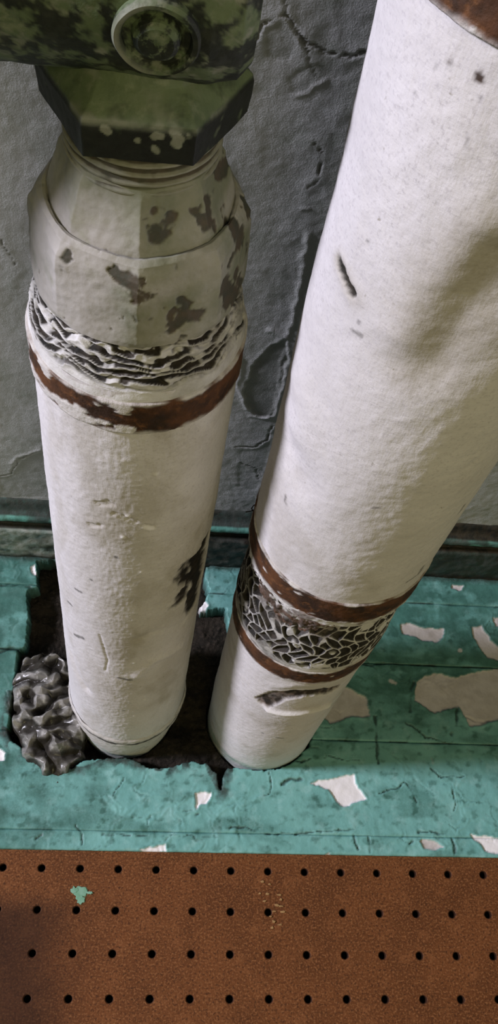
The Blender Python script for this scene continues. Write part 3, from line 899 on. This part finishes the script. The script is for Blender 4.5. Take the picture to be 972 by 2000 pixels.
AY, AZ = 0.1420, 0.5200
child('valve_body', lathe_x('valve_body', [(-0.0425, 0.000), (-0.0425, 0.020), (-0.0432, 0.0262), (-0.0465, 0.0300), (-0.0540, 0.0316), (-0.0700, 0.0318), (-0.0850, 0.0312), (-0.0960, 0.0314), (-0.1050, 0.0315), (-0.112, 0.0315), (-0.1125, 0.0)], AY, AZ), M_valve, valve, 'mottled black and green valve body')
child('side_arm', lathe_x('side_arm', [(-0.110, 0.0), (-0.1100, 0.0312), (-0.1280, 0.0312), (-0.1300, 0.0330), (-0.1460, 0.0330), (-0.1480, 0.0270), (-0.2600, 0.0270), (-0.2600, 0.0)], AY, AZ, 240, 0.001), M_valve, valve)

# round boss on the front of the body, facing up and out
dr_ = ray(306, 66)
o_ = np.array([CAM[1] - AY, CAM[2] - AZ]); d_ = dr_[1:]
A_ = d_ @ d_; B_ = 2 * (o_ @ d_); K_ = o_ @ o_ - 0.0312 ** 2
hit = CAM + dr_ * ((-B_ - math.sqrt(max(B_ * B_ - 4 * A_ * K_, 0))) / (2 * A_))
bdir = Vector((0.0, hit[1] - AY, hit[2] - AZ)).normalized()
bq = Vector((0, 0, 1)).rotation_difference(bdir).to_matrix()
bprof = np.array([(-0.012, 0.0095), (0.0000, 0.0098), (0.0022, 0.0100), (0.0032, 0.0094), (0.0030, 0.0082), (0.0012, 0.0076), (0.0010, 0.0058), (0.0030, 0.0052), (0.0038, 0.0040), (0.0038, 0.0020), (0.0036, 0.0001)])
bc = Vector(hit) - bdir * 0.0006


def boss_mesh(bprof):
    s = np.concatenate([[0], np.cumsum(np.hypot(*np.diff(bprof, axis=0).T))])
    ss = np.unique(np.concatenate([np.linspace(0, s[-1], 110), s]))
    hh = np.interp(ss, s, bprof[:, 0]); rr = np.interp(ss, s, bprof[:, 1])
    th = np.linspace(0, 2 * np.pi, 160, endpoint=False)
    Hh, Tt = np.meshgrid(hh, th, indexing='ij'); Rr = np.repeat(rr[:, None], 160, 1)
    L_ = np.stack([Rr * np.cos(Tt), Rr * np.sin(Tt), Hh], -1)
    x, y, z = C3(L_)
    L_[..., 2] += 0.0005 * fbm(x * 150, y * 150, z * 150, 3)
    V = L_ @ np.array(bq).T + np.array(bc)
    chip, pale = valve_paint(V)
    rim = np.exp(-((Rr - 0.0092) / 0.0010) ** 2) * (Hh > 0.0018)
    left_side = sstep(0.3, -0.6, np.cos(Tt))
    pale = np.maximum(pale, 0.85 * rim * left_side); chip = chip * (1 - 0.8 * rim * left_side)
    return make_mesh('boss', V, grid_faces(len(ss), 160, True), dict(chip=chip, pale=pale))


boss = child('boss', boss_mesh(bprof[:7]), M_valve, valve, 'round raised boss on the valve front')
plug = boss_mesh(bprof[6:])
plug.transform(Matrix.Translation(-valve.location))
link('boss_plug', plug, M_valve, boss)

# --- right pipe
right = empty('insulated_pipe.001', 'taller thick white wrapped pipe on the right with crackled plaster joint', 'pipe', (0.0215, 0.108, 0.0))


def d_low(V, T, Z, R, S):
    x, y, z = C3(V)
    off = 0.0007 * fbm(x * 30, y * 30, z * 24, 3) + 0.00022 * fbm(x * 260, y * 260, z * 260, 2)
    slit = line3(V, hr((516, 1372), (540, 1360), (580, 1356), (620, 1352), (648, 1348)))
    lip = line3(V, hr((525, 1386), (560, 1392), (600, 1388), (640, 1376)))
    lip2 = line3(V, hr((530, 1340), (580, 1338), (640, 1332)))
    rag = 0.0012 * fbm(x * 300, y * 300, z * 150, 3)
    k = 1 - sstep(0.0036, 0.0066, slit + rag * 1.5)
    off = off - 0.0016 * k + 0.0020 * np.exp(-(lip / 0.0026) ** 2) + 0.0006 * np.exp(-(lip2 / 0.003) ** 2)
    n = fbm(x * 260, y * 260, z * 120, 3)
    dark = np.clip(k * 0.92 * sstep(-0.30, 0.30, n + 0.12), 0, 0.95)
    dark = np.maximum(dark, 0.9 * spots(V, [(hr((410, 1436), (428, 1462), (452, 1482), (470, 1494)), 0.0012)], 0.0012, 0.0008, 2, 260))
    teal = np.clip(sstep(0.010, 0.002, Z + 0.004 * fbm(x * 90, y * 90, z * 90, 3)), 0, 0.85)
    grime_shade = np.clip(0.3 * k + 0.25 * sstep(0.1, 0.4, fbm(x * 40, y * 40, z * 40, 3)), 0, 0.8)
    dots = spots(V, [(hr((512, 1432)), 0.0008), (hr((540, 1440), (552, 1442)), 0.0006), (hr((575, 1475)), 0.0006), (hr((480, 1440)), 0.0004)], 0.0005, 0.0003, 6, 400)
    return off, dict(dark=np.maximum(dark, 0.5 * dots), teal=teal, grime_shade=grime_shade, rust=0.75 * k, white=0.8 * np.exp(-(lip / 0.002) ** 2))


child('lower_canvas_wrap', tube('lower_canvas_wrap', cRt, [(-0.024, 0.0392), (0.004, 0.0394), (0.05, 0.0397), (0.203, 0.0396)], 420, 0.0007, d_low), M_canvas, right, 'short lower length of white wrap with a torn slit')
band(cRt, 0.2000, 0.2165, 0.0400, right, -0.42, -60, 11.0, label='lower rusty steel band')


def d_crackle(V, T, Z, R, S):
    x, y, z = C3(V)
    u = T / (2 * np.pi)
    wob = 0.22 * fbm(x * 90, y * 90, z * 90, 2)
    vd, cid = voronoi(u * 42 + wob + 0.5 * np.sin(Z * 200), S / 0.0088 + wob * 1.2, 42, 0.95)
    t = S / S.max()
    zone = sstep(0.08, 0.18, t) * sstep(1.0, 0.93, t)
    vd = vd + 0.05 * fbm(x * 300, y * 300, z * 300, 2)
    keep = sstep(-0.42, -0.28, fbm(x * 90, y * 90, z * 90 + 5, 2) - 0.05)
    cell = sstep(0.12, 0.30, vd) * zone * keep
    hollow = sstep(0.06, 0.15, vd) * zone * keep
    off = 0.0006 * fbm(x * 60, y * 60, z * 60, 3) - 0.0016 * cell + 0.0006 * zone * (1 - cell)
    lf = sstep(0.35, 0.85, toward(V, cRt, Z, -82))  # left flank's shade, painted into the colour layers below
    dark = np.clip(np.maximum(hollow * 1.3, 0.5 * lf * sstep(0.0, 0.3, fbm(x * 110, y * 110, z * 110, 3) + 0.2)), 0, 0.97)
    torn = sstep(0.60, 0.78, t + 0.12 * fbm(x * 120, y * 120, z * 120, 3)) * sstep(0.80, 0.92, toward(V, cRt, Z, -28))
    return off - 0.001 * torn, dict(dark=dark * (1 - 0.3 * torn), grime_shade=np.clip(0.10 + 0.4 * lf + 0.3 * fbm(x * 50, y * 50, z * 50, 3), 0, 0.9), rust=0.9 * torn)


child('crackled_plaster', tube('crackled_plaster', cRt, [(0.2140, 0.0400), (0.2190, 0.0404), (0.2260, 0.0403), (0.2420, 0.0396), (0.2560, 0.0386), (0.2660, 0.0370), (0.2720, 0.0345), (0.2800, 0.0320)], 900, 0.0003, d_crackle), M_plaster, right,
      'white crackled plaster joint full of dark gaps')


def d_torn(V, T, Z, R, S):
    x, y, z = C3(V)
    n = fbm(x * 160, y * 160, z * 160, 3)
    return 0.0016 * n + 0.0006 * fbm(x * 420, y * 420, z * 420, 2), dict(rust=0.9 * sstep(-0.25, 0.15, n + 0.1) + 0 * Z, dark=0.7 * sstep(0.1, 0.4, fbm(x * 210, y * 210, z * 210, 3)), grime_shade=0.4 + 0 * Z)


def torn_strip():
    th = np.linspace(math.radians(-158), math.radians(-94), 150)
    t = np.linspace(0, 1, 30)
    Tg, t_ = np.meshgrid(th, t, indexing='ij')
    drop = 0.0165 * np.clip(np.sin((Tg - th[0]) / (th[-1] - th[0]) * np.pi), 0.0, 1) ** 0.6 * (1 + 0.5 * fbm(Tg * 9, Tg * 0, 3.0, 3)) + 0.001
    Z = 0.2815 - drop * t_
    Rr = 0.0408 - 0.0012 * t_ + 0.0014 * fbm(Tg * 12, t_ * 3, 1.0, 3)
    V = np.stack([cR[0] + Rr * np.cos(Tg), cR[1] + Rr * np.sin(Tg), Z], -1)
    off, at_ = d_torn(V, Tg, Z, Rr, t_)
    V[..., :2] += off[..., None] * np.stack([np.cos(Tg), np.sin(Tg)], -1)
    inner = V.copy(); inner[..., :2] -= 0.0012 * np.stack([np.cos(Tg), np.sin(Tg)], -1)
    F = grid_faces(150, 30); n = 150 * 30
    rim = np.concatenate([np.arange(150) * 30 + 29])
    sk = np.stack([rim[:-1], rim[1:], rim[1:] + n, rim[:-1] + n], -1)
    return make_mesh('torn_wrap_strip', np.concatenate([V.reshape(-1, 3), inner.reshape(-1, 3)]), np.concatenate([F, F[:, ::-1] + n, sk]), {k: np.concatenate([a.ravel(), a.ravel()]) for k, a in at_.items()})


child('torn_wrap_strip', torn_strip(), M_plaster, right, 'rust brown torn strip hanging under the upper wrap')


def d_up(V, T, Z, R, S):
    x, y, z = C3(V)
    off = 0.0010 * fbm(x * 26, y * 26, z * 16, 3) + 0.00025 * fbm(x * 200, y * 200, z * 200, 2)
    fr = sstep(0.6, 0.95, toward(V, cRt, Z, 15)) * sstep(0.48, 0.40, Z)
    off = off + fr * 0.00018 * fbm(x * 330, y * 330, z * 330 + 3, 3)
    hole = line3(V, hr((668, 512), (676, 535), (690, 570)))
    rag = 0.0012 * fbm(x * 300, y * 300, z * 300, 3)
    k = 1 - sstep(0.0002, 0.0016, hole + rag)
    off = off - 0.0010 * (1 - sstep(0.0002, 0.0026, hole + rag)) + 0.0002 * np.exp(-((hole - 0.003) / 0.0015) ** 2)
    # bulges and a slack fold in the wrap
    off = off + 0.0016 * np.exp(-(line3(V, hr((590, 745), (600, 800), (585, 840))) / 0.009) ** 2)
    off = off - 0.0018 * np.exp(-(line3(V, hr((572, 880), (585, 930))) / 0.010) ** 2)
    d = line3(V, [on_cyl(972, 520, cRt(0.0), 0.0397), on_cyl(900, 600, cRt(0.0), 0.0397), on_cyl(850, 700, cRt(0.0), 0.0397)])
    off = off - 0.0030 * np.exp(-(d / 0.012) ** 2)
    d2 = line3(V, [on_cyl(940, 455, cRt(0.0), 0.0397), on_cyl(850, 570, cRt(0.0), 0.0397), on_cyl(800, 660, cRt(0.0), 0.0397)])
    off = off + 0.0022 * np.exp(-(d2 / 0.008) ** 2)
    rust = spots(V, [(hr((883, 121)), 0.0005), (hr((937, 148), (938, 152)), 0.0009)], 0.0005, 0.0004, 3, 500)
    marks = spots(V, [(hr((560, 968), (558, 978), (563, 985)), 0.0004), (hr((730, 990), (740, 990)), 0.0005), (hr((722, 470)), 0.0004), (hr((702, 628)), 0.0005), (hr((690, 645), (705, 655)), 0.0006), (hr((815, 180)), 0.0003), (hr((855, 128)), 0.0003), (hr((915, 270), (912, 285)), 0.0003), (hr((940, 190)), 0.0003),
                      (hr((795, 1135), (815, 1120), (825, 1105)), 0.0008), (hr((895, 1000), (905, 985)), 0.0006), (hr((490, 985), (500, 995), (494, 1000)), 0.0008)], 0.0004, 0.0004, 7, 500)
    k = 1 - sstep(0.0011, 0.0021, hole + rag)
    dark = np.clip(np.maximum(0.97 * k, 0.55 * marks), 0, 1)
    halo = np.exp(-(hole / 0.0034) ** 2) * 0.6
    side = sstep(0.35, 0.9, toward(V, cRt, Z, 62))
    grime_shade = np.clip(halo + 0.55 * sstep(0.022, 0.004, d + 0.006 * fbm(x * 60, y * 60, z * 60, 3)) + 0.3 * sstep(0.05, 0.4, fbm(x * 30, y * 30, z * 20, 4)) * sstep(0.45, 0.3, Z), 0, 0.75)  # slack fold's shade painted in beside blotchy dirt
    return off, dict(dark=dark, grime_shade=grime_shade, rust=0.95 * rust, white=0 * Z, teal=0 * Z)


child('upper_canvas_wrap', tube('upper_canvas_wrap', cRt, [(0.2800, 0.0398), (0.30, 0.0400), (0.40, 0.0402), (0.545, 0.0402), (0.80, 0.0402)], 460, 0.0009, d_up), M_canvas, right, 'long upper length of white wrap with a small hole')
band(cRt, 0.2850, 0.3035, 0.0404, right, -0.50, -60, 21.0, label='upper rusty steel band')
band(cRt, 0.5405, 0.5690, 0.0406, right, -0.60, -60, 31.0, label='rusty steel band at the top of the picture')


def d_rim(V, T, Z, R, S):
    x, y, z = C3(V)
    n = fbm(x * 120, y * 120, z * 120, 3)
    return 0.0010 * n + 0.0004 * fbm(x * 400, y * 400, z * 400, 2), dict(dark=0.8 * sstep(0.35, 0.55, fbm(x * 140, y * 140, z * 60 + 8, 3)), rust=0.7 * sstep(0.22, 0.4, n), grime_shade=0.15 + 0 * Z)


child('wrap_rim', tube('wrap_rim', cRt, [(0.2790, 0.0330), (0.2772, 0.0370), (0.2775, 0.0398), (0.2800, 0.0408), (0.2850, 0.0410), (0.2862, 0.0402)], 480, 0.0004, d_rim), M_plaster, right, 'white ragged plaster rim under the upper band')

# frayed threads at the left edge of the upper band
for pts in [[(502, 985), (495, 987), (491, 993), (494, 999), (499, 999)], [(502, 991), (495, 996), (487, 999), (480, 1000)], [(498, 996), (505, 990), (512, 986)]]:
    P_ = np.array([on_plane(q[0], q[1], 1, 0.121) for q in pts])
    tt_ = np.linspace(0, len(P_) - 1, 6 * len(P_))
    path = np.stack([np.interp(tt_, np.arange(len(P_)), P_[:, k]) for k in range(3)], -1)
    a_ = np.linspace(0, 2 * np.pi, 6, endpoint=False)
    ringv = path[:, None, :] + 0.00028 * np.stack([np.cos(a_), 0.5 * np.sin(a_), np.sin(a_)], -1)[None]
    child('frayed_thread', make_mesh('frayed_thread', ringv, grid_faces(len(path), 6, True)), M_dirt, right)

# ------------------------------------------------------------------ what lies in the cut-out
xs = np.arange(-0.165, 0.03, 0.0009); ys = np.arange(0.055, 0.232, 0.0009)
X, Y = np.meshgrid(xs, ys, indexing='ij')
Zd = -0.013 + 0.006 * fbm(X * 40, Y * 40, 3, 3) + 0.0025 * np.abs(fbm(X * 150, Y * 150, 5, 3))
Zd = Zd + 0.010 * np.exp(-(((X + 0.035) / 0.03) ** 2 + ((Y - 0.083) / 0.015) ** 2))
cutd = poly_dist(X, Y, CUT)
F = grid_faces(len(xs), len(ys))
keep = ((cutd < 0.001) & (np.hypot(X - cR[0], Y - cR[1]) > 0.0405) & (np.hypot(X + 0.0785, Y - 0.1105) > 0.0345)).ravel()
F = F[keep[F].all(1)]
dirt = link('dirt', make_mesh('dirt', np.stack([X, Y, Zd], -1), F), M_dirt)
dirt['kind'] = 'stuff'; dirt['label'] = 'black dirt filling the hole in the floor around the pipes'; dirt['category'] = 'dirt'

# crumpled film stuffed beside the left pipe: sharp ridges folded over a low mound
n_ = 170
uu = np.linspace(-1, 1, n_)
U_, V_ = np.meshgrid(uu, uu, indexing='ij')
# disc mapping
px_ = U_ * np.sqrt(1 - V_ ** 2 / 2); py_ = V_ * np.sqrt(1 - U_ ** 2 / 2)
r2 = px_ ** 2 + py_ ** 2
out_ = 1 + np.sqrt(r2) * (0.26 * perlin(px_ * 2.1, py_ * 2.1, 31.0) + 0.12 * perlin(px_ * 5.0, py_ * 5.0, 33.0))
xx = px_ * 0.0265 * out_; yy = py_ * 0.048 * out_
qx = xx + 0.006 * perlin(xx * 55, yy * 55, 1.0); qy = yy + 0.006 * perlin(xx * 55, yy * 55, 4.0)
tri = lambda t: 4 * np.abs(t - np.floor(t + 0.5)) - 1


def pleat(wl, deg, sd):
    c_, s_ = math.cos(math.radians(deg)), math.sin(math.radians(deg))
    t = (qx * c_ + qy * s_) / wl + 0.85 * perlin(qx * 48, qy * 48, sd) + 0.25 * perlin(qx * 130, qy * 130, sd + 3)
    return tri(t) * np.clip(0.45 + 1.3 * perlin(qx * 60, qy * 60, sd + 9), 0, 1.2)


hh = 0.015 * np.sqrt(np.clip(1.12 - r2, 0, None)) + 0.0052 * pleat(0.019, 25, 2.0) + 0.0046 * pleat(0.016, 130, 5.5) + 0.0030 * pleat(0.011, 80, 8.5)
hh = np.where(r2 > 0.9, hh - 0.05 * (r2 - 0.9), hh)
ang = math.radians(16)
cen = np.array([*on_floor(96, 1392), -0.003])
P = np.stack([xx * math.cos(ang) - yy * math.sin(ang), xx * math.sin(ang) + yy * math.cos(ang), hh], -1)
P[..., 0] += 0.0020 * perlin(xx * 150, yy * 150, 21.0); P[..., 1] += 0.0020 * perlin(xx * 150, yy * 150, 25.0)
B_ = P.copy(); B_[..., 2] = np.minimum(-0.006, P[..., 2] - 0.001)
Fg = grid_faces(n_, n_); off_ = n_ * n_
idx_ = np.arange(off_).reshape(n_, n_)
ring_ = np.concatenate([idx_[0, :-1], idx_[:-1, -1], idx_[-1, :0:-1], idx_[:0:-1, 0]])
nx_ = np.roll(ring_, -1)
side_ = np.stack([ring_, ring_ + off_, nx_ + off_, nx_], -1)
dome_ = 0.015 * np.sqrt(np.clip(1.12 - r2, 0, None))
gm = 0.96 * sstep(0.0022, -0.0006, hh - dome_ + 0.0012 * fbm(xx * 120, yy * 120, 2.0, 3))
me = make_mesh('crumpled_film', np.concatenate([P.reshape(-1, 3), B_.reshape(-1, 3)]), np.concatenate([Fg[:, ::-1], Fg + off_, side_]), dict(grime_shade=np.concatenate([gm.ravel(), gm.ravel()])))
film = link('crumpled_film', me, M_foil)
film.location = Vector(cen)
film['label'] = 'crumpled dark grey plastic wad stuffed into the floor gap left of the pipes'
film['category'] = 'rubbish'
